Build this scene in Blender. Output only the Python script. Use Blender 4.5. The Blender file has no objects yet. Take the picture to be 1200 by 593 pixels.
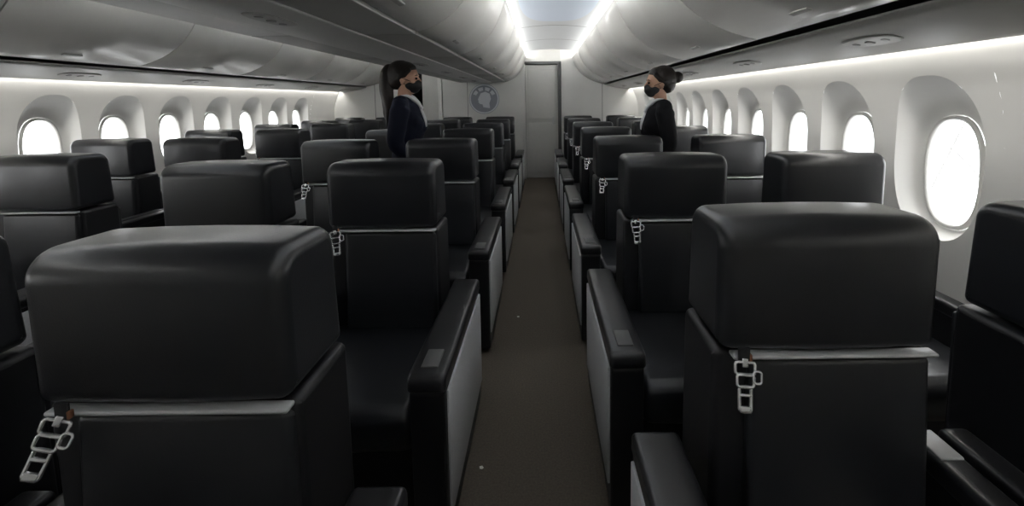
import bpy, bmesh, math, random
from mathutils import Vector, Matrix
random.seed(4)
S = bpy.context.scene
COL = S.collection
S.view_settings.view_transform = 'Standard'

# ---------------------------------------------------------------- materials
def mat(name, col, rough=.5, metal=0., noise=0., nscale=20., bump=0., bscale=200., emit=None, estr=0., spec=.5, coat=0.):
    m = bpy.data.materials.new(name); m.use_nodes = True
    nt = m.node_tree; b = nt.nodes['Principled BSDF']
    b.inputs['Base Color'].default_value = (*col, 1)
    b.inputs['Roughness'].default_value = rough
    b.inputs['Metallic'].default_value = metal
    b.inputs['Specular IOR Level'].default_value = spec
    b.inputs['Coat Weight'].default_value = coat
    b.inputs['Coat Roughness'].default_value = .22
    tc = nt.nodes.new('ShaderNodeTexCoord')
    if noise > 0:
        n = nt.nodes.new('ShaderNodeTexNoise'); n.inputs['Scale'].default_value = nscale
        n.inputs['Detail'].default_value = 6
        r = nt.nodes.new('ShaderNodeMix'); r.data_type = 'RGBA'
        r.inputs[6].default_value = (*[c*(1-noise) for c in col], 1)
        r.inputs[7].default_value = (*[min(1, c*(1+noise)) for c in col], 1)
        nt.links.new(tc.outputs['Object'], n.inputs['Vector'])
        nt.links.new(n.outputs['Fac'], r.inputs[0])
        nt.links.new(r.outputs[2], b.inputs['Base Color'])
    if bump > 0:
        n2 = nt.nodes.new('ShaderNodeTexNoise'); n2.inputs['Scale'].default_value = bscale
        n2.inputs['Detail'].default_value = 4
        bp = nt.nodes.new('ShaderNodeBump'); bp.inputs['Strength'].default_value = bump
        bp.inputs['Distance'].default_value = .002
        nt.links.new(tc.outputs['Object'], n2.inputs['Vector'])
        nt.links.new(n2.outputs['Fac'], bp.inputs['Height'])
        nt.links.new(bp.outputs['Normal'], b.inputs['Normal'])
    if emit:
        b.inputs['Emission Color'].default_value = (*emit, 1)
        b.inputs['Emission Strength'].default_value = estr
    return m

M_LEATHER = mat('black_leather', (.013,.014,.017), .34, noise=.15, nscale=5, bump=.12, bscale=260, spec=.5, coat=.35)
M_LEATHER2 = mat('black_leather_pad', (.015,.016,.019), .36, noise=.2, nscale=7, bump=.15, bscale=240, coat=.2)
M_SHELL = mat('black_shell', (.008,.008,.010), .45, noise=.1)
M_ARM = mat('armrest_black', (.012,.012,.014), .33, noise=.1, bump=.1, coat=.2)
M_PANEL = mat('grey_side_panel', (.55,.56,.58), .5, noise=.10, nscale=90, bump=.3, bscale=500)
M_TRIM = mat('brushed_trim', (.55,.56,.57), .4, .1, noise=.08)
M_CHROME = mat('buckle_metal', (.95,.96,.97), .16, .85, noise=.03)
M_STRAP = mat('belt_webbing', (.02,.02,.022), .8, bump=.5, bscale=700)
M_ORANGE = mat('belt_tag', (.30,.13,.07), .6)
M_WALL = mat('sidewall_ivory', (.75,.745,.72), .5, noise=.03, nscale=4)
M_BIN = mat('bin_ivory', (.63,.625,.60), .30, noise=.04, nscale=2)
M_CEIL = mat('ceiling_white', (.62,.64,.66), .5, noise=.03)
M_SERV = mat('service_panel_grey', (.48,.48,.46), .45, noise=.04)
M_LAMP = mat('reading_lamp_grey', (.22,.22,.21), .4)
M_DARK = mat('dark_gap', (.02,.02,.02), .7)
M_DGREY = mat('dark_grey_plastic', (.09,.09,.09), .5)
M_BULK = mat('bulkhead_grey', (.70,.70,.68), .5, noise=.04, nscale=3)
M_DOOR = mat('door_grey', (.58,.58,.56), .45, noise=.04)
M_CARPET = mat('aisle_carpet', (.112,.094,.074), .95, noise=.45, nscale=120, bump=1., bscale=500)
M_LED = mat('led_strip', (.9,.9,.9), .5, emit=(1,.98,.94), estr=38)
M_LEDW = mat('led_wall', (.9,.9,.9), .5, emit=(1,.98,.94), estr=46)
M_GLOW = mat('ceiling_light', (.5,.55,.62), .5, emit=(.72,.82,1), estr=.14)
M_SKIN = mat('skin', (.50,.29,.20), .5, noise=.05)
M_HAIR = mat('dark_hair', (.014,.009,.007), .5, noise=.5, nscale=60, bump=1., bscale=90)
M_NAVY = mat('navy_cloth', (.008,.010,.022), .8, noise=.15, bump=.3, bscale=400, spec=.2)
M_BLACKC = mat('black_cloth', (.006,.006,.008), .8, noise=.15, bump=.3, bscale=400, spec=.2)
M_WHITEC = mat('white_cloth', (.72,.72,.74), .7)
M_MASK = mat('mask_black', (.008,.008,.009), .7)
M_EYE = mat('eye', (.02,.012,.01), .15)
M_PAPER = mat('paper', (.8,.8,.76), .8)
M_EMB1 = mat('emblem_grey', (.24,.26,.30), .4)
M_EMB2 = mat('emblem_light', (.66,.68,.72), .4)
M_STRUT = mat('painted_steel', (.30,.30,.30), .8, spec=.1)
def glass():
    m = bpy.data.materials.new('window_pane'); m.use_nodes = True
    nt = m.node_tree; nt.nodes.clear()
    o = nt.nodes.new('ShaderNodeOutputMaterial'); mx = nt.nodes.new('ShaderNodeMixShader')
    t = nt.nodes.new('ShaderNodeBsdfTransparent'); g = nt.nodes.new('ShaderNodeBsdfGlossy')
    g.inputs['Roughness'].default_value = .05
    mx.inputs[0].default_value = .06
    nt.links.new(t.outputs[0], mx.inputs[1]); nt.links.new(g.outputs[0], mx.inputs[2])
    nt.links.new(mx.outputs[0], o.inputs[0]); return m
M_PANE = glass()

# ---------------------------------------------------------------- helpers
def obj(name, me, m=None, parent=None, loc=(0,0,0), label=None, category=None, kind=None, group=None, smooth=False):
    o = bpy.data.objects.new(name, me); COL.objects.link(o)
    if m is not None and me is not None and not me.materials: me.materials.append(m)
    o.location = loc
    if parent: o.parent = parent
    if label: o['label'] = label
    if category: o['category'] = category
    if kind: o['kind'] = kind
    if group: o['group'] = group
    return o
def me_from(name, v, f):
    me = bpy.data.meshes.new(name); me.from_pydata([tuple(a) for a in v], [], f)
    bm = bmesh.new(); bm.from_mesh(me)
    bmesh.ops.recalc_face_normals(bm, faces=bm.faces)
    bm.to_mesh(me); bm.free(); return me
def box_into(bm, x0,x1,y0,y1,z0,z1, bev=0., seg=2, mtx=None):
    t = bmesh.new()
    bmesh.ops.create_cube(t, size=1)
    for v in t.verts:
        v.co = Vector(((x0+x1)/2+v.co.x*(x1-x0), (y0+y1)/2+v.co.y*(y1-y0), (z0+z1)/2+v.co.z*(z1-z0)))
    if bev > 0:
        bmesh.ops.bevel(t, geom=list(t.edges), offset=bev, segments=seg, profile=.5, affect='EDGES')
    if mtx: t.transform(mtx)
    me = bpy.data.meshes.new('t'); t.to_mesh(me); t.free(); bm.from_mesh(me); bpy.data.meshes.remove(me)
def rbox(name, x0,x1,y0,y1,z0,z1, bev=.01, seg=3):
    bm = bmesh.new(); box_into(bm, x0,x1,y0,y1,z0,z1, bev, seg)
    me = bpy.data.meshes.new(name); bm.to_mesh(me); bm.free()
    if bev > 0:
        for p in me.polygons: p.use_smooth = True
    return me
def rpoly(corners, n=7):
    out = []
    N = len(corners)
    for i in range(N):
        p = Vector(corners[i][:2]); r = corners[i][2]
        a = Vector(corners[i-1][:2]); b = Vector(corners[(i+1) % N][:2])
        if r <= 0: out.append(p); continue
        d1 = (a-p).normalized(); d2 = (b-p).normalized()
        ang = d1.angle(d2); t = r/math.tan(ang/2)
        p1 = p+d1*t; p2 = p+d2*t
        c = p+(d1+d2).normalized()*(r/math.sin(ang/2))
        a1 = math.atan2(*(p1-c).yx); a2 = math.atan2(*(p2-c).yx)
        while a2-a1 > math.pi: a2 -= 2*math.pi
        while a2-a1 < -math.pi: a2 += 2*math.pi
        for k in range(n+1):
            th = a1+(a2-a1)*k/n
            out.append(c+Vector((math.cos(th), math.sin(th)))*r)
    return out
def prism(name, prof, x0, x1, r=.02, seg=5, bulge=0.):
    """closed convex profile (y,z) extruded along x with rounded ends"""
    N = len(prof)
    area = sum(prof[i].x*prof[(i+1)%N].y-prof[(i+1)%N].x*prof[i].y for i in range(N))
    sgn = 1 if area > 0 else -1
    nor = []
    for i in range(N):
        e1 = (prof[i]-prof[i-1]); e2 = (prof[(i+1)%N]-prof[i])
        n = Vector((0,0))
        for e in (e1,e2):
            if e.length > 1e-7: n += Vector((e.y,-e.x)).normalized()*sgn
        nor.append(n.normalized())
    left = [(x0+r*(1-math.cos(math.pi/2*k/seg)), r*(1-math.sin(math.pi/2*k/seg))) for k in range(seg+1)]
    mids = [(x0+r+(x1-x0-2*r)*j/4, 0) for j in range(1,4)]
    right = [(x1-(a-x0), b) for a,b in left[::-1]]
    rings = left+mids+right
    V = []; F = []
    for (x,ins) in rings:
        u = (x-x0)/(x1-x0)*2-1
        for p,n in zip(prof,nor):
            q = p-n*ins+n*bulge*(1-u*u)
            V.append((x,q.x,q.y))
    for a in range(len(rings)-1):
        for i in range(N):
            j=(i+1)%N
            F.append((a*N+i,a*N+j,(a+1)*N+j,(a+1)*N+i))
    F.append(tuple(range(N))); F.append(tuple(range((len(rings)-1)*N,len(rings)*N)))
    me = me_from(name, V, F)
    for p in me.polygons: p.use_smooth = len(p.vertices) == 4
    return me
def P(pts): return [Vector(p) for p in pts]
def bez(a,b,c,n=10):
    a,b,c=Vector(a),Vector(b),Vector(c)
    return [a*(1-t)**2+b*2*t*(1-t)+c*t*t for t in [i/n for i in range(n+1)]]

Y0, Y1 = -1.2, 8.2
XC = -1.0                       # cabin centre line
def mx(x): return 2*XC-x        # mirror

# ---------------------------------------------------------------- floor / ceiling
obj('floor', rbox('floor', -3.9,1.9, Y0-.1,Y1+1.6, -.1,0, 0), M_CARPET, kind='structure')
pts = [(1.9,2.27)]
pts += [(v.x,v.y) for v in bez((.76,2.27),(.165,2.40),(-.43,2.27),16)]
pts += [(v.x,v.y) for v in bez((-1.57,2.27),(-2.165,2.40),(-2.76,2.27),16)]
pts += [(-3.9,2.27)]
V=[];F=[]
for (x,z) in pts: V += [(x,Y0-.1,z),(x,Y1+1.6,z)]
for (x,z) in pts: V += [(x,Y0-.1,z+.15),(x,Y1+1.6,z+.15)]
n=len(pts)
for i in range(n-1):
    F += [(2*i,2*i+1,2*i+3,2*i+2), (2*n+2*i,2*n+2*i+2,2*n+2*i+3,2*n+2*i+1)]
me = me_from('ceiling',V,F)
for p in me.polygons: p.use_smooth=True
obj('ceiling', me, M_CEIL, kind='structure')
def ceil_z(x,cx): 
    t=(cx+.595-x)/1.19
    return 2.27*(1-t)**2+2.40*2*t*(1-t)+2.27*t*t
def oval_panel(cx, y0, y1, hw):
    N=48; V=[];F=[]; cy=(y0+y1)/2; hy=(y1-y0)/2
    R=6
    for r in range(R+1):
        for i in range(N):
            th=2*math.pi*i/N; k=r/R
            c=math.copysign(abs(math.cos(th))**.75,math.cos(th)); s=math.copysign(abs(math.sin(th))**.75,math.sin(th))
            x=cx+hw*k*c; y=cy+hy*k*s
            V.append((x,y,ceil_z(x,cx)-.012+.006*k))
    for r in range(R):
        for i in range(N):
            j=(i+1)%N; F.append((r*N+i,r*N+j,(r+1)*N+j,(r+1)*N+i))
    me=me_from('ceiling_light',V,F)
    for p in me.polygons: p.use_smooth=True
    return me
for cx in (.165,-2.165):
    for (a,b) in ((.2,2.6),(2.9,5.3)):
        obj('ceiling_light', oval_panel(cx,a,b,.36), M_GLOW, label='oval bluish-white lit ceiling panel above the aisle', category='ceiling light', group='lit ceiling panels')
k=1
for cx in (.165,-2.165):
    for yy in (5.55,6.8):
        V=[];F=[]
        for i in range(17):
            x=cx-.58+1.16*i/16
            V+=[(x,yy,ceil_z(x,cx)-.008),(x,yy+.02,ceil_z(x,cx)-.008)]
        for i in range(16): F.append((2*i,2*i+1,2*i+3,2*i+2))
        obj('trim_%d'%k, me_from('seam',V,F), M_DGREY, kind='structure'); k+=1

# ---------------------------------------------------------------- side walls with window openings
def wx(z):
    if z<.5: return 1.75-.07*((.5-z)/.5)**2
    if z>1.2: return 1.75-.13*((z-1.2)/.45)**2
    return 1.75
def sup(th,a,b,p=.8):
    c,s=math.cos(th),math.sin(th)
    return a*math.copysign(abs(c)**p,c), b*math.copysign(abs(s)**p,s)
WP=.6; WB0,WB1=.74,1.56; WC=1.145; HW,HH=.228,.365
def side_wall(name, mirror, ycs):
    V=[];F=[]
    def add(y,z):
        x=wx(z); V.append((mx(x) if mirror else x,y,z)); return len(V)-1
    def strip(y0,y1,zs):
        for a,b in zip(zs[:-1],zs[1:]):
            F.append((add(y0,a),add(y1,a),add(y1,b),add(y0,b)))
    strip(Y0,Y1,[i*WB0/10 for i in range(11)])
    strip(Y0,Y1,[WB1,1.58,1.60,1.63,1.66,1.70,1.74])
    yl=ycs[0]-WP/2; yr=ycs[-1]+WP/2
    zz=[WB0+(WB1-WB0)*i/12 for i in range(13)]
    if yl>Y0: strip(Y0,yl,zz)
    if yr<Y1: strip(yr,Y1,zz)
    w=WP/2; hu=WB1-WC; hd=WC-WB0
    ang=sorted(set([2*math.pi*i/56 for i in range(56)]+[math.atan2(hu,w),math.pi-math.atan2(hu,w),math.pi+math.atan2(hd,w),2*math.pi-math.atan2(hd,w)]))
    for yc in ycs:
        rings=[]
        for kk in range(4):
            ring=[]
            for th in ang:
                a,b=sup(th,HW,HH)
                c,s=math.cos(th),math.sin(th)
                h=hu if s>0 else hd
                t=min(w/abs(c) if abs(c)>1e-9 else 1e9, h/abs(s) if abs(s)>1e-9 else 1e9)
                oa,ob=c*t,s*t
                u=kk/3
                ring.append(add(yc+a*(1-u)+oa*u, WC+b*(1-u)+ob*u))
            rings.append(ring)
        for r in range(3):
            for i in range(len(ang)):
                j=(i+1)%len(ang); F.append((rings[r][i],rings[r][j],rings[r+1][j],rings[r+1][i]))
    me=me_from(name,V,F)
    bm=bmesh.new(); bm.from_mesh(me); bmesh.ops.remove_doubles(bm,verts=bm.verts,dist=1e-5)
    bmesh.ops.recalc_face_normals(bm,faces=bm.faces); bm.to_mesh(me); bm.free()
    for p in me.polygons: p.use_smooth=True
    obj(name,me,M_WALL,kind='structure')
YR=[2.0+WP*i for i in range(0,10)]
YL=[3.45+WP*i for i in range(-7,7)]
side_wall('wall_right',False,YR); side_wall('wall_left',True,YL)
GC,GW,GH=1.078,.148,.256
def window_meshes(mirror):
    N=56; V=[];F=[]
    R=9
    for r in range(R+1):
        u=r/R
        for i in range(N):
            th=2*math.pi*i/N
            a0,b0=sup(th,HW,HH); a1,b1=sup(th,GW,GH)
            a=a0+(a1-a0)*u; b=(WC+b0)+(GC+b1-WC-b0)*u
            x0=wx(WC+b0)
            x=x0+(1.84-x0)*(1-(1-u)**1.8)
            V.append((mx(x) if mirror else x,a,b))
    for r in range(R):
        for i in range(N):
            j=(i+1)%N; F.append((r*N+i,r*N+j,(r+1)*N+j,(r+1)*N+i))
    fun=me_from('window_surround',V,F)
    for p in fun.polygons: p.use_smooth=True
    V=[];F=[]
    prof=[(0,0),(-.012,.003),(-.016,.012),(-.010,.02),(.01,.022)]
    for (dx,ins) in prof:
        for i in range(N):
            th=2*math.pi*i/N; a,b=sup(th,GW-ins,GH-ins)
            x=1.838+dx; V.append((mx(x) if mirror else x,a,GC+b))
    for r in range(len(prof)-1):
        for i in range(N):
            j=(i+1)%N; F.append((r*N+i,r*N+j,(r+1)*N+j,(r+1)*N+i))
    rim=me_from('window_rim',V,F)
    for p in rim.polygons: p.use_smooth=True
    V=[]
    for i in range(N):
        th=2*math.pi*i/N; a,b=sup(th,GW-.018,GH-.018); x=1.845; V.append((mx(x) if mirror else x,a,GC+b))
    pane=me_from('pane',V,[tuple(range(N))])
    return fun,rim,pane
k=1
for mirror,ys in ((False,YR),(True,YL)):
    fun,rim,pane=window_meshes(mirror)
    for y in ys:
        w=obj('window_%d'%k,fun,M_WALL,loc=(0,y,0),kind='structure')
        obj('window_rim',rim,M_BIN,parent=w); obj('window_pane',pane,M_PANE,parent=w); k+=1
def tube_me(name, pts, rad, n=8):
    V=[];F=[]
    pts=[Vector(p) for p in pts]
    if not isinstance(rad,(list,tuple)): rad=[rad]*len(pts)
    for i,p in enumerate(pts):
        d=(pts[min(i+1,len(pts)-1)]-pts[max(i-1,0)]).normalized()
        up=Vector((0,0,1)) if abs(d.z)<.9 else Vector((1,0,0))
        a=d.cross(up).normalized(); b=d.cross(a)
        for k_ in range(n):
            th=2*math.pi*k_/n; V.append(p+(a*math.cos(th)+b*math.sin(th))*rad[i])
    for i in range(len(pts)-1):
        for k_ in range(n):
            j=(k_+1)%n; F.append((i*n+k_,i*n+j,(i+1)*n+j,(i+1)*n+k_))
    F.append(tuple(range(n))); F.append(tuple(range((len(pts)-1)*n,len(pts)*n)))
    me=me_from(name,V,F)
    for p in me.polygons: p.use_smooth=True
    return me
for pts_ in (bez((2.5,1.95,0),(2.5,2.35,1.12),(2.5,3.3,1.35)),bez((2.56,3.3,0),(2.56,2.9,.9),(2.56,2.5,1.75))):
    obj('bridge_brace',tube_me('bridge_brace',[(v[0],v[1],v[2]) for v in pts_],.008),M_STRUT,label='thin curved steel brace of the boarding bridge outside the window',category='steel brace',group='bridge braces')
hk=obj('coat_hook',rbox('hook_plate',1.742,1.752,1.945,1.975,.735,.790,.004,2),M_LAMP,label='small grey coat hook below the cabin window',category='coat hook')
obj('hook',tube_me('hook',[(1.745,1.96,.775),(1.725,1.96,.765),(1.715,1.96,.745),(1.722,1.96,.730),(1.735,1.96,.735)],.004),M_DGREY,parent=hk)

obj('wall_front', rbox('wf',-3.9,1.9,Y0-.1,Y0,0,2.4,0), M_BULK, kind='structure')
for s,nm in ((0,'baseboard_right'),(1,'baseboard_left')):
    f=(lambda x:mx(x)) if s else (lambda x:x)
    xs=sorted((f(1.715),f(1.775)))
    obj(nm, rbox('ledge',xs[0],xs[1],Y0,Y1,.06,.55,.01), M_DGREY, kind='structure')

# ---------------------------------------------------------------- overhead bins
face = bez((1.10,1.715),(.66,1.80),(.565,2.19),14)
def bin_body_prof():
    pr=[v+Vector((.012,.01)) for v in face]
    return pr+P([(.70,2.215),(1.62,2.215),(1.66,2.0),(1.62,1.73)])
def flip(pr): return [Vector((mx(p.x),p.y)) for p in pr]
def door_prof(): 
    inner=[v+Vector((.014,.014)) for v in face][::-1]
    return list(face)+inner
def nonconvex_prism(name, prof, y0,y1):
    N=len(prof); V=[(p.x,y0,p.y) for p in prof]+[(p.x,y1,p.y) for p in prof]
    F=[(i,(i+1)%N,N+(i+1)%N,N+i) for i in range(N)]
    half=N//2
    for base in (0,N):
        for i in range(half-1): F.append((base+i,base+i+1,base+N-2-i,base+N-1-i))
    me=me_from(name,V,F)
    for p in me.polygons:
        p.use_smooth = (p.area>0 and abs(p.normal.y)<.5)
    return me
def plain_prism(name,prof,y0,y1):
    N=len(prof); V=[(p.x,y0,p.y) for p in prof]+[(p.x,y1,p.y) for p in prof]
    F=[(i,(i+1)%N,N+(i+1)%N,N+i) for i in range(N)]+[tuple(range(N)),tuple(range(N,2*N))]
    return me_from(name,V,F)
BL=(Y1-Y0-.01)/8
def latch_me(pt,nrm):
    bm=bmesh.new(); box_into(bm,-.012,.012,-.06,.06,-.004,.004,.003,2)
    m_=Matrix.Translation((pt.x,0,pt.y))@Matrix.Rotation(math.atan2(nrm.x,nrm.y),4,'Y'); bm.transform(m_)
    me=bpy.data.meshes.new('latch'); bm.to_mesh(me); bm.free(); return me
for mirror in (False,True):
    fl=flip if mirror else (lambda p:p)
    body=plain_prism('bin_body',fl(bin_body_prof()),.004,BL-.004)
    dr=nonconvex_prism('bin_door',fl(door_prof()),.005,BL-.005)
    lp=face[2]+Vector((-.002,-.003)); d=(face[3]-face[1]).normalized(); nr=Vector((d.y,-d.x)); nr = nr if nr.y<0 else -nr
    if mirror: lp=Vector((mx(lp.x),lp.y)); nr=Vector((-nr.x,nr.y))
    lt=latch_me(lp,nr)
    for i in range(8):
        b=obj('overhead_bin',body,M_DGREY,loc=(0,Y0+.005+i*BL,0),label='curved ivory overhead luggage bin above the window seats, closed',category='overhead bin',group='overhead bins')
        obj('bin_door',dr,M_BIN,parent=b,label='curved ivory bin door')
        obj('door_latch',lt,M_SERV,parent=b,loc=(0,BL/2,0))
CB=-1.05
cf=bez((-.62,1.775),(-.36,1.83),(-.265,2.20),12)
def cen(p): return Vector((2*CB-p.x,p.y))
cprof=[v+Vector((-.012,.008)) for v in cf]+[cen(v+Vector((-.012,.008))) for v in cf[::-1]]
cbody=plain_prism('bin_body',cprof,.004,BL-.004)
cin=[v+Vector((-.014,.010)) for v in cf][::-1]
cd1=nonconvex_prism('bin_door',list(cf)+cin,.005,BL-.005)
cd2=nonconvex_prism('bin_door',[cen(v) for v in list(cf)+cin],.005,BL-.005)
cl=latch_me(cf[2]+Vector((.002,-.004)),Vector((.3,-1)))
cbp=rbox('bin_floor_panel',-1.47,-.63,.006,BL-.006,1.762,1.784,.004,2)
for i in range(8):
    b=obj('centre_overhead_bin',cbody,M_DGREY,loc=(0,Y0+.005+i*BL,0),label='two-sided grey overhead luggage bin hung above the centre seats',category='overhead bin',group='centre overhead bins')
    obj('bin_door',cd1,M_BIN,parent=b); obj('bin_door',cd2,M_BIN,parent=b)
    obj('bin_underside',cbp,M_SERV,parent=b); obj('door_latch',cl,M_SERV,parent=b,loc=(0,BL/2,0))
tn=10
for mirror in (False,True):
    fl=flip if mirror else (lambda p:p)
    pr=P([(1.15,1.700)])+bez((1.15,1.690),(1.35,1.63),(1.585,1.615),8)+P([(1.60,1.635),(1.60,1.71)])
    me=plain_prism('service_panel',fl(pr),Y0,Y1)
    for p in me.polygons: p.use_smooth=abs(p.normal.y)<.5 and p.area<2
    obj('trim_%d'%tn,me,M_SERV,kind='structure'); tn+=1
    xs=sorted((mx(1.60) if mirror else 1.60, mx(1.78) if mirror else 1.78))
    obj('trim_%d'%tn,rbox('cove',xs[0],xs[1],Y0,Y1,1.715,1.735,0),M_WALL,kind='structure'); tn+=1
    xs=sorted((mx(1.603) if mirror else 1.603, mx(1.613) if mirror else 1.613))
    obj('cove_light_strip',rbox('led',xs[0],xs[1],Y0+.02,Y1-.02,1.645,1.70,0),M_LEDW,label='white light strip hidden above the sidewall windows',category='light strip',group='cove light strips')
me=rbox('centre_strip',-1.22,-.88,Y0,Y1,1.750,1.761,.004,2)
obj('trim_%d'%tn,me,M_BULK,kind='structure'); tn+=1
for x in (.72,-.39,-1.61,-2.72):
    obj('cove_light_strip',rbox('led',x-.012,x+.012,Y0+.02,Y1-.02,2.222,2.262,0),M_LED,label='white light strip hidden above the overhead bins',category='light strip',group='cove light strips')
def ell_plate(name,a,b,t,n=32):
    V=[];F=[]
    for z,k_ in ((0,1),(-t*.7,1),(-t,.93)):
        for i in range(n):
            th=2*math.pi*i/n; p,q=sup(th,a*k_,b*k_,.7); V.append((p,q,z))
    for r in range(2):
        for i in range(n): j=(i+1)%n; F.append((r*n+i,r*n+j,(r+1)*n+j,(r+1)*n+i))
    F.append(tuple(range(n))); F.append(tuple(range(2*n,3*n)))
    return me_from(name,V,F)
psu=ell_plate('service_unit',.055,.14,.006); lamp=ell_plate('reading_lamp',.014,.014,.004,16); vent=ell_plate('air_vent',.017,.017,.006,16)
for i in range(8):
    y=.75+1.1*i
    if y>7.9: continue
    for (x,z,rot,yo) in ((1.33,1.6445,-.19,0),(mx(1.33),1.6445,.19,.35),(-1.05,1.750,0,-.05)):
        if x==-1.05 and i==2: continue
        o=obj('service_unit',psu,M_SERV,loc=(x,min(y+yo,7.9),z),label='grey oval reading light and vent unit under the bins',category='service unit',group='reading light units')
        o.rotation_euler=(0,rot*-1,0)
        obj('reading_lamp',lamp,M_LAMP,parent=o,loc=(0,-.08,-.005)); obj('reading_lamp',lamp,M_LAMP,parent=o,loc=(0,.08,-.005))
        obj('air_vent',vent,M_LAMP,parent=o,loc=(0,0,-.005))

# ---------------------------------------------------------------- rear bulkhead
YB=Y1
obj('wall_back', rbox('wb',.345,1.9,YB,YB+.12,0,2.42,0), M_BULK, kind='structure')
obj('wall_back_centre', rbox('wb2',-1.78,-.315,YB,YB+.12,0,2.42,0), M_BULK, kind='structure')
obj('wall_back_left', rbox('wb3',-3.9,-2.45,YB,YB+.12,0,2.42,0), M_BULK, kind='structure')
obj('wall_back_header', rbox('wb4',-.315,.345,YB,YB+.12,2.09,2.42,0), M_DOOR, kind='structure')
obj('wall_back_header_left', rbox('wb5',-2.45,-1.78,YB,YB+.12,2.05,2.42,0), M_DOOR, kind='structure')
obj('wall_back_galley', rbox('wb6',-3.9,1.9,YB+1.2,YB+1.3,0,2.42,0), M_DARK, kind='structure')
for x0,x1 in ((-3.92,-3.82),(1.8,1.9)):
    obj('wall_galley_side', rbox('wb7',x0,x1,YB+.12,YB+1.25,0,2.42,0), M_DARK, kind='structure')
obj('light_block_behind_door', rbox('wb8',-.345,.375,YB+.125,YB+.15,0,2.42,0), M_DARK, kind='structure')  # added plate, stops sky light leaking through the gaps around the door
d=obj('door_1', rbox('door',-.285,.30,YB+.03,YB+.07,.01,2.06,.006), M_DOOR, kind='structure')
obj('door_panel', rbox('dp',-.24,.255,YB+.018,YB+.032,1.10,1.98,.006), M_DOOR, parent=d)
obj('door_panel', rbox('dp',-.24,.255,YB+.018,YB+.032,.10,1.02,.006), M_DOOR, parent=d)
obj('door_handle', rbox('dh',.20,.225,YB-.0,YB+.02,1.0,1.12,.005), M_TRIM, parent=d)
for x0,x1 in ((-.335,-.29),(.305,.36)):
    obj('trim_%d'%tn, rbox('jamb',x0,x1,YB-.025,YB+.08,0,2.09,.004), M_DGREY if x0>0 else M_BULK, kind='structure'); tn+=1
obj('trim_%d'%tn, rbox('jamb',-.335,.36,YB-.025,YB+.02,2.07,2.12,.004), M_DGREY, kind='structure'); tn+=1
for x0,x1 in ((-1.86,-1.79),(-2.47,-2.42)):
    obj('trim_%d'%tn, rbox('jamb',x0,x1,YB-.03,YB+.1,0,2.08,.004), M_BULK, kind='structure'); tn+=1
d=obj('door_2', rbox('door',-2.17,-1.87,YB+.10,YB+.13,.01,2.03,.006), M_DOOR, kind='structure')
for x in (-1.33,1.1,-3.0):
    obj('trim_%d'%tn, rbox('seam',x-.004,x+.004,YB-.004,YB+.01,.05,2.0,0), M_DGREY, kind='structure'); tn+=1
def disc(name,r0,r1,y0,y1,n=64):
    V=[];F=[]
    for (r,y) in ((r0,y1),(r0,y0),(r1,y0),(r1,y1)):
        for i in range(n):
            th=2*math.pi*i/n; V.append((r*math.cos(th),y,r*math.sin(th)))
    for k_ in range(3):
        for i in range(n): j=(i+1)%n; F.append((k_*n+i,k_*n+j,(k_+1)*n+j,(k_+1)*n+i))
    return me_from(name,V,F)
def plate(name,pts,y0,y1):
    n=len(pts); V=[(a,y0,b) for a,b in pts]+[(a,y1,b) for a,b in pts]
    return me_from(name,V,[(i,(i+1)%n,n+(i+1)%n,n+i) for i in range(n)]+[tuple(range(n)),tuple(range(n,2*n))])
em=obj('round_emblem', disc('emblem',.0005,.272,-.015,0), M_EMB1, loc=(-1.03,YB+.002,1.465), label='round grey wall emblem with light warrior head profile',category='emblem')
obj('emblem_ring', disc('ring',.240,.264,-.022,-.014), M_EMB2, parent=em)
head=[(-.10,.02),(-.115,-.02),(-.10,-.03),(-.105,-.06),(-.08,-.09),(-.03,-.10),(-.02,-.15),(.10,-.17),(.09,-.08),(.12,.0),(.10,.09),(.02,.13),(-.06,.10)]
obj('emblem_head', plate('head',head,-.022,-.014), M_EMB2, parent=em)
for i in range(4):
    a0=math.radians(20+i*38); a1=math.radians(46+i*38)
    pp=[(.15*math.cos(a0+(a1-a0)*t/5),.02+.13*math.sin(a0+(a1-a0)*t/5)) for t in range(6)]+[(.21*math.cos(a1-(a1-a0)*t/5),.02+.19*math.sin(a1-(a1-a0)*t/5)) for t in range(6)]
    obj('emblem_feather', plate('feather',pp,-.022,-.014), M_EMB2, parent=em)

# ---------------------------------------------------------------- seats
HWD=.233
hp=rpoly([(.0,.884,.022),(-.006,1.164,.055),(.205,1.160,.05),(.225,.884,.02)],8)
me_head=prism('headrest',hp,-HWD,HWD,.028,6,bulge=.006)
bp=rpoly([(.03,.34,.03),(.02,.874,.015),(.235,.874,.015),(.25,.30,.03)],4)
me_back=prism('backrest',bp,-HWD-.002,HWD+.002,.02,4)
pp=rpoly([(-.018,.43,.03),(.004,.860,.012),(.06,.860,.01),(.06,.43,.01)],4)
me_pad=prism('back_cushion',pp,-.165,.226,.016,4,bulge=.005)
me_bar=rbox('trim_bar',-.205,.230,-.010,.02,.868,.877,.004,2)
cp=rpoly([(-.56,.30,.05),(-.57,.455,.05),(.03,.44,.02),(.03,.30,.02)],6)
me_cush=prism('seat_cushion',cp,-.272,.272,.035,5,bulge=.006)
me_base=rbox('seat_base',-.255,.255,-.46,.22,.0,.30,.02)
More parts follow.
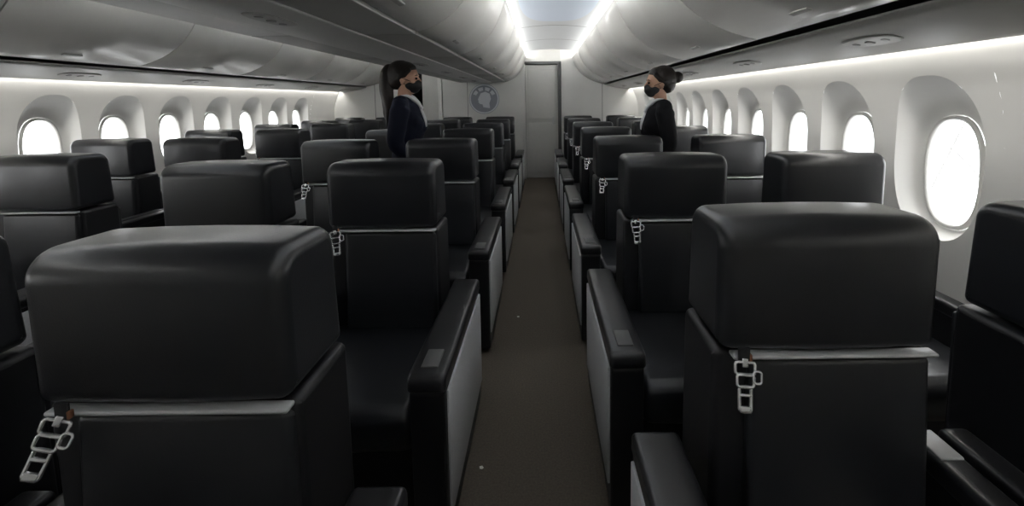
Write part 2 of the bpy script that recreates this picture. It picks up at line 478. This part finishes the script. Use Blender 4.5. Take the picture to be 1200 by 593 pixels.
def arm_set(w,front,back=.14):
    ap=rpoly([(front,.03,.02),(front-.012,.555,.02),(back,.555,.02),(back,.03,.02)],4)
    body=prism('armrest_body',ap,0,w,.008,3)
    tp=rpoly([(front-.022,.548,.015),(front-.018,.603,.024),(back,.603,.02),(back,.548,.01)],5)
    pad=prism('armrest_pad',tp,-.005,w+.005,.014,4)
    pan=rbox('side_panel',-.008,.004,front+.02,back-.02,.12,.535,.003,2)
    pan2=rbox('side_panel',w-.004,w+.008,front+.02,back-.02,.12,.535,.003,2)
    ctl=rbox('seat_control',w*.25,w*.75,front+.03,front+.13,.600,.607,.003,2)
    return body,pad,pan,pan2,ctl
OUT=arm_set(.108,-.60); INN=arm_set(.062,-.49)
me_glint=rbox('window_glint_plate',.004,.058,.03,.12,.600,.608,.003,2)  # light grey plate standing in for the window's reflection on the armrest top
me_rear=rbox('rear_shell',-.215,.215,.243,.262,.36,.84,.008)
def buckle_me():
    bm=bmesh.new()
    def loop(cx,cz,w,h,r,y=0,n=8):
        c=rpoly([(cx-w,cz-h,.006),(cx+w,cz-h,.006),(cx+w,cz+h,.006),(cx-w,cz+h,.006)],4)
        m=len(c); V=[];F=[]
        for i in range(m):
            p=c[i]; t=(c[(i+1)%m]-c[i-1]).normalized(); nn=Vector((t.y,-t.x))
            for q in range(n):
                a=2*math.pi*q/n
                V.append((p.x+nn.x*r*math.cos(a), y+r*.8*math.sin(a), p.y+nn.y*r*math.cos(a)))
        for i in range(m):
            j=(i+1)%m
            for q in range(n):
                s=(q+1)%n; F.append((i*n+q,i*n+s,j*n+s,j*n+q))
        me=me_from('t',V,F); bm.from_mesh(me); bpy.data.meshes.remove(me)
    loop(0,-.014,.020,.012,.0034)
    loop(0,-.038,.017,.012,.0034,-.002)
    loop(.024,-.030,.008,.012,.0028,-.003)
    loop(0,-.074,.012,.024,.0036)
    def b(x0,x1,z0,z1,y0=-.003,y1=.003): box_into(bm,x0,x1,y0,y1,z0,z1,.0015,2)
    b(-.011,.011,-.100,-.087,-.004,.004); b(-.012,.012,-.069,-.063); b(-.015,.015,-.029,-.024,-.005,.003); b(-.006,.006,-.012,.006)
    me=bpy.data.meshes.new('buckle'); bm.to_mesh(me); bm.free()
    for p in me.polygons: p.use_smooth=True
    return me
me_buck=buckle_me()
me_strap=rbox('belt_strap',-.012,.012,-.003,.003,-.008,.024,.001,1)
me_tag=rbox('belt_tag',.011,.016,-.005,.005,-.004,.010,.001,1)
def seat(x,y,outer,armtype='O',tilt=0.,label='black leather airliner seat with block headrest and hanging buckle',glint=False,bx=0.):
    e=obj('airplane_seat',None,loc=(x,y,0),label=label,category='seat',group='cabin seats')
    obj('seat_base',me_base,M_SHELL,parent=e)
    obj('seat_cushion',me_cush,M_LEATHER,parent=e)
    br=obj('backrest',me_back,M_SHELL,parent=e)
    obj('back_cushion',me_pad,M_LEATHER2,parent=br)
    obj('trim_bar',me_bar,M_TRIM,parent=br,label='thin brushed grey bar')
    obj('rear_shell',me_rear,M_ARM,parent=br)
    obj('headrest',me_head,M_LEATHER,parent=e)
    for sd in (1,-1):
        wide=(sd==outer and armtype=='O')
        A=OUT if wide else INN; w=.108 if wide else .062
        x0=.280 if sd>0 else -.280-w
        a=obj('armrest',A[0],M_SHELL,parent=e,loc=(x0,0,0))
        obj('armrest_pad',A[1],M_ARM,parent=a)
        if wide:
            obj('side_panel',A[3] if sd>0 else A[2],M_PANEL,parent=a,label='light grey textured side panel')
            obj('seat_control',A[4],M_DGREY,parent=a)
        elif sd!=outer and glint: obj('window_glint_plate',me_glint,M_TRIM,parent=a)  # painted window reflection, inner armrest only
    b=obj('seat_belt',me_strap,M_STRAP,parent=e,loc=(-.190+bx,-.022,.880))
    k_=obj('buckle',me_buck,M_CHROME,parent=b,loc=(.0,-.006,-.002),label='silver metal buckle')
    k_.rotation_euler=(-.18+random.uniform(-.05,.05),tilt,random.uniform(-.3,.3))
    obj('belt_tag',me_tag,M_ORANGE,parent=b,label='orange tag')
    return e
for r in range(7):
    t=random.uniform(-.15,.15)
    yr=.92+1.09*r; yl=.77+1.13*r if r<4 else 4.16+1.10*(r-3)
    seat(.605,yr,-1,tilt=.05 if r==0 else t,glint=True)
    seat(1.32,yr,1,'W',tilt=-t)
    seat(-.69,yl,1,tilt=.40 if r==0 else t,bx=.035 if r==0 else 0)
    seat(-1.40,yl,-1,tilt=t)
for r in range(1,7):
    y=1.2+1.1*r
    seat(-2.64,y,1,tilt=random.uniform(-.15,.15)); seat(-3.34,y,-1,'W',tilt=random.uniform(-.15,.15))

for (x,y) in ((-.25,1.64),(-.17,2.87)):
    obj('paper_scrap',plate('scrap',[(-.008,-.005),(.002,-.008),(.009,.001),(.003,.007),(-.006,.005)],0,.002),M_PAPER,loc=(x,y,.002),label='tiny white paper scrap on the aisle carpet',category='paper scrap',group='paper scraps').rotation_euler=(math.pi/2,0,0)

# ---------------------------------------------------------------- people
def ellipsoid(bm,c,r,rot=None,seg=24,ring=16):
    t=bmesh.new(); bmesh.ops.create_uvsphere(t,u_segments=seg,v_segments=ring,radius=1)
    m_=Matrix.Translation(c)@(rot or Matrix.Identity(4))@Matrix.Diagonal((*r,1))
    t.transform(m_); me=bpy.data.meshes.new('t'); t.to_mesh(me); t.free(); bm.from_mesh(me); bpy.data.meshes.remove(me)
def tube(bm,pts,rads,n=20):
    pts=[Vector(p) for p in pts]; rads=[(r,r) if not isinstance(r,tuple) else r for r in rads]
    V=[];F=[]
    P2=[];R2=[]
    for i in range(len(pts)-1):
        p0=pts[max(i-1,0)];p1=pts[i];p2=pts[i+1];p3=pts[min(i+2,len(pts)-1)]
        for k_ in range(6):
            t=k_/6
            P2.append(.5*((2*p1)+(p2-p0)*t+(2*p0-5*p1+4*p2-p3)*t*t+(3*p1-p0-3*p2+p3)*t**3))
            s=t*t*(3-2*t); R2.append(tuple(rads[i][q]*(1-s)+rads[i+1][q]*s for q in (0,1)))
    P2.append(pts[-1]);R2.append(rads[-1])
    d0=(P2[1]-P2[0]).normalized(); d1=(P2[-1]-P2[-2]).normalized()
    r0=min(R2[0]); r1=min(R2[-1])
    A=[(P2[0]-d0*r0*.6*math.sin(a),tuple(q*math.cos(a) for q in R2[0])) for a in (1.45,1.1,.7,.35)]
    B=[(P2[-1]+d1*r1*.6*math.sin(a),tuple(q*math.cos(a) for q in R2[-1])) for a in (.35,.7,1.1,1.45)]
    L=A+list(zip(P2,R2))+B
    for i,(p,r) in enumerate(L):
        d=(L[min(i+1,len(L)-1)][0]-L[max(i-1,0)][0]).normalized()
        ref=Vector((0,1,0)) if abs(d.y)<.8 else Vector((0,0,1))
        a=ref.cross(d).normalized(); b=d.cross(a).normalized()
        for k_ in range(n):
            th=2*math.pi*k_/n; V.append(p+a*math.cos(th)*r[0]+b*math.sin(th)*r[1])
    for i in range(len(L)-1):
        for k_ in range(n):
            j=(k_+1)%n; F.append((i*n+k_,i*n+j,(i+1)*n+j,(i+1)*n+k_))
    F.append(tuple(range(n))); F.append(tuple(range((len(L)-1)*n,len(L)*n)))
    me=me_from('t',V,F); bm.from_mesh(me); bpy.data.meshes.remove(me)
def fin(bm,name,m,parent,vox=.006,smooth=6,label=None):
    me=bpy.data.meshes.new(name); bm.to_mesh(me); bm.free()
    o=obj(name,me,m,parent=parent,label=label)
    if vox:
        q=o.modifiers.new('r','REMESH'); q.mode='VOXEL'; q.voxel_size=vox; q.use_smooth_shade=True
        s=o.modifiers.new('s','SMOOTH'); s.iterations=smooth; s.factor=.5
    for p in me.polygons: p.use_smooth=True
    return o
def arm_pts(s): return [(0,.155*s,1.345),(-.02,.172*s,1.22),(-.03,.172*s,1.09),(.045,.155*s,1.01),(.12,.125*s,.95)]
LY=.062
def person(x,y,rotz,scale,cloth,style,label):
    bm=bmesh.new()
    ellipsoid(bm,(-.002,0,1.590),(.092,.072,.088))
    ellipsoid(bm,(.030,0,1.535),(.058,.054,.082))
    ellipsoid(bm,(.045,0,1.480),(.038,.034,.026))
    tube(bm,[(.082,0,1.580),(.100,0,1.548),(.094,0,1.538)],[.008,.012,.010],10)
    ellipsoid(bm,(.074,0,1.590),(.018,.045,.010))
    ellipsoid(bm,(.082,0,1.512),(.011,.022,.007)); ellipsoid(bm,(.080,0,1.502),(.011,.019,.007))
    for s in (1,-1):
        ellipsoid(bm,(-.002,.073*s,1.548),(.017,.009,.030)); ellipsoid(bm,(.058,.036*s,1.535),(.022,.020,.020))
    tube(bm,[(-.02,0,1.36),(-.012,0,1.43),(.0,0,1.51)],[.052,.045,.047])
    tube(bm,[(0,0,.86),(0,0,.96),(.0,0,1.08),(.005,0,1.22),(-.005,0,1.33),(-.012,0,1.385)],[(.090,.130),(.092,.135),(.078,.115),(.098,.135),(.085,.14),(.05,.075)],28)
    for s in (1,-1):
        ellipsoid(bm,(.065,.065*s,1.235),(.05,.055,.055))
        tube(bm,[(-.012,.06*s,1.385),(-.005,.12*s,1.375),(0,.155*s,1.345)],[.04,.045,.045])
        tube(bm,arm_pts(s),[.046,.042,.037,.034,.025])
        w=Vector((.12,.125*s,.95)); ellipsoid(bm,w+Vector((.040,-.012*s,-.026)),(.040,.016,.036),Matrix.Rotation(.6,4,'Y'))
        for f in range(4):
            b0=w+Vector((.055+.010*f,-.016*s,-.062+.017*f))
            L=[.031,.037,.036,.028][f]
            tube(bm,[b0,b0+Vector((L*.8,-.006*s,-L*.6)),b0+Vector((L*.9,-.022*s,-L*1.3))],[.0085,.008,.007],10)
        b0=w+Vector((.035,-.018*s,-.006)); tube(bm,[b0,b0+Vector((.030,-.014*s,.008)),b0+Vector((.048,-.026*s,-.004))],[.011,.0095,.008],10)
        tube(bm,[(0,LY*s,.90),(.012,LY*s,.70),(.01,LY*s,.48),(-.015,LY*s,.30),(-.012,LY*s,.10)],[.074,.064,.050,.046,.034])
        tube(bm,[(-.03,LY*s,.075),(.04,LY*s,.05),(.13,LY*s,.025)],[.032,.034,.024])
    root=fin(bm,'person',M_SKIN,None,.006,5,label)
    root['category']='person'
    root.location=(x,y,0); root.rotation_euler=(0,0,rotz); root.scale=scale
    for s in (1,-1):
        bm=bmesh.new(); ellipsoid(bm,(.083,.029*s,1.567),(.009,.013,.008)); fin(bm,'eye',M_EYE,root,0)
        bm=bmesh.new(); tube(bm,[(.087,.016*s,1.588),(.088,.03*s,1.592),(.078,.045*s,1.586)],[.003,.0035,.002],8); fin(bm,'eyebrow',M_HAIR,root,0)
    bm=bmesh.new()
    tube(bm,[(0,0,.84),(0,0,.90),(.0,0,1.08),(.008,0,1.22),(-.005,0,1.34),(-.014,0,1.40)],[(.115,.150),(.112,.148),(.098,.130),(.120,.150),(.104,.152),(.064,.086)],28)
    for s in (1,-1):
        ellipsoid(bm,(.070,.065*s,1.235),(.060,.06,.06))
        tube(bm,[(-.014,.06*s,1.398),(-.008,.12*s,1.385),(0,.157*s,1.350)],[.045,.055,.058])
        a=arm_pts(s); a[-1]=(.105,.131*s,.962); tube(bm,a,[.064,.060,.054,.047,.040])
        tube(bm,[(-.045,.05*s,1.43),(.035,.062*s,1.40),(.100,.032*s,1.27),(.124,.008*s,1.18)],[.012,.020,.022,.012],10)
    fin(bm,'jacket',cloth,root,.007,6)
    bm=bmesh.new()
    tube(bm,[(.038,0,1.425),(.082,0,1.35),(.118,0,1.27),(.128,0,1.21)],[(.02,.030),(.02,.028),(.018,.022),(.012,.010)],16)
    for s in (1,-1):
        tube(bm,[(-.02,.046*s,1.438),(.03,.048*s,1.435),(.070,.026*s,1.40),(.108,.020*s,1.345)],[.010,.014,.014,.009],10)
    fin(bm,'blouse',M_WHITEC,root,.006,3)
    bm=bmesh.new()
    tube(bm,[(0,0,.84),(0,0,.93)],[(.100,.138),(.100,.135)],24)
    for s in (1,-1): tube(bm,[(0,LY*s,.86),(.01,LY*s,.70),(.005,LY*s,.48),(-.01,LY*s,.28),(-.008,LY*s,.10)],[.080,.072,.062,.058,.056])
    fin(bm,'trousers',cloth,root,.008,5)
    for s in (1,-1):
        bm=bmesh.new(); tube(bm,[(-.045,LY*s,.070),(.03,LY*s,.050),(.10,LY*s,.034),(.155,LY*s,.026)],[.036,.036,.032,.018],14)
        tube(bm,[(-.055,LY*s,.05),(-.058,LY*s,.008)],[.016,.010],10); fin(bm,'shoe',M_BLACKC,root,.005,3)
    bm=bmesh.new()
    ellipsoid(bm,(.048,0,1.515),(.064,.062,.046),Matrix.Rotation(.12,4,'Y')); ellipsoid(bm,(.088,0,1.535),(.024,.024,.026)); ellipsoid(bm,(.055,0,1.487),(.040,.042,.030))
    fin(bm,'face_mask',M_MASK,root,.005,6)
    for s in (1,-1):
        bm=bmesh.new(); tube(bm,[(.05,.058*s,1.545),(.02,.072*s,1.560),(-.012,.082*s,1.572),(-.022,.080*s,1.545),(.02,.068*s,1.520),(.045,.057*s,1.510)],[.0022]*6,6); fin(bm,'mask_loop',M_MASK,root,0)
    bm=bmesh.new()
    ellipsoid(bm,(-.028,0,1.605),(.096,.085,.100)); ellipsoid(bm,(-.055,0,1.560),(.062,.072,.075)); ellipsoid(bm,(.010,0,1.650),(.070,.070,.045),Matrix.Rotation(.25,4,'Y'))
    for s in (1,-1): tube(bm,[(.045,.060*s,1.63),(.018,.074*s,1.60),(-.02,.078*s,1.57)],[.016,.014,.012],10)
    if style=='tail':
        ellipsoid(bm,(-.105,0,1.645),(.036,.036,.034))
        for (dy,dx,l) in ((0,0,1.20),(.022,.012,1.25),(-.024,.006,1.23),(.01,-.014,1.27),(-.012,.020,1.30)):
            tube(bm,[(-.105,dy*.4,1.655),(-.132+dx*.5,dy,1.60),(-.136+dx,dy*1.2,1.50),(-.126+dx,dy,1.40),(-.126+dx*1.3,dy*1.2,1.32),(-.136+dx,dy*.8,l)],[.028,.033,.034,.028,.019,.006],12)
    else:
        ellipsoid(bm,(-.130,0,1.610),(.042,.048,.046)); ellipsoid(bm,(-.105,0,1.605),(.04,.045,.04))
    fin(bm,'hair',M_HAIR,root,.006,3)
    return root
person(-1.035,3.47,0,(1.12,.96,1.02),M_NAVY,'tail','woman standing in navy blazer and black mask, long dark ponytail')
person(.905,3.485,math.pi,(1.05,.95,.985),M_BLACKC,'bun','woman standing in black blazer and black mask, hair in bun')

# ---------------------------------------------------------------- world / camera
w=bpy.data.worlds.new('World'); S.world=w; w.use_nodes=True
nt=w.node_tree; bg=nt.nodes['Background']
bg.inputs[0].default_value=(.97,.985,1,1); bg.inputs[1].default_value=5.5

cam=bpy.data.cameras.new('Camera'); co=bpy.data.objects.new('Camera',cam); COL.objects.link(co)
cam.sensor_width=36; cam.lens=36*530/1200; cam.clip_start=.02
pitch=math.radians(5)
co.matrix_world=Matrix.Translation((0,0,1.42))@Matrix.Rotation(math.pi/2-pitch,4,'X')@Matrix.Rotation(-.012,4,'Z')
py=118+530*math.tan(pitch)
cam.shift_x=-(635-600)/1200
cam.shift_y=(py-296.5)/1200
S.camera=co
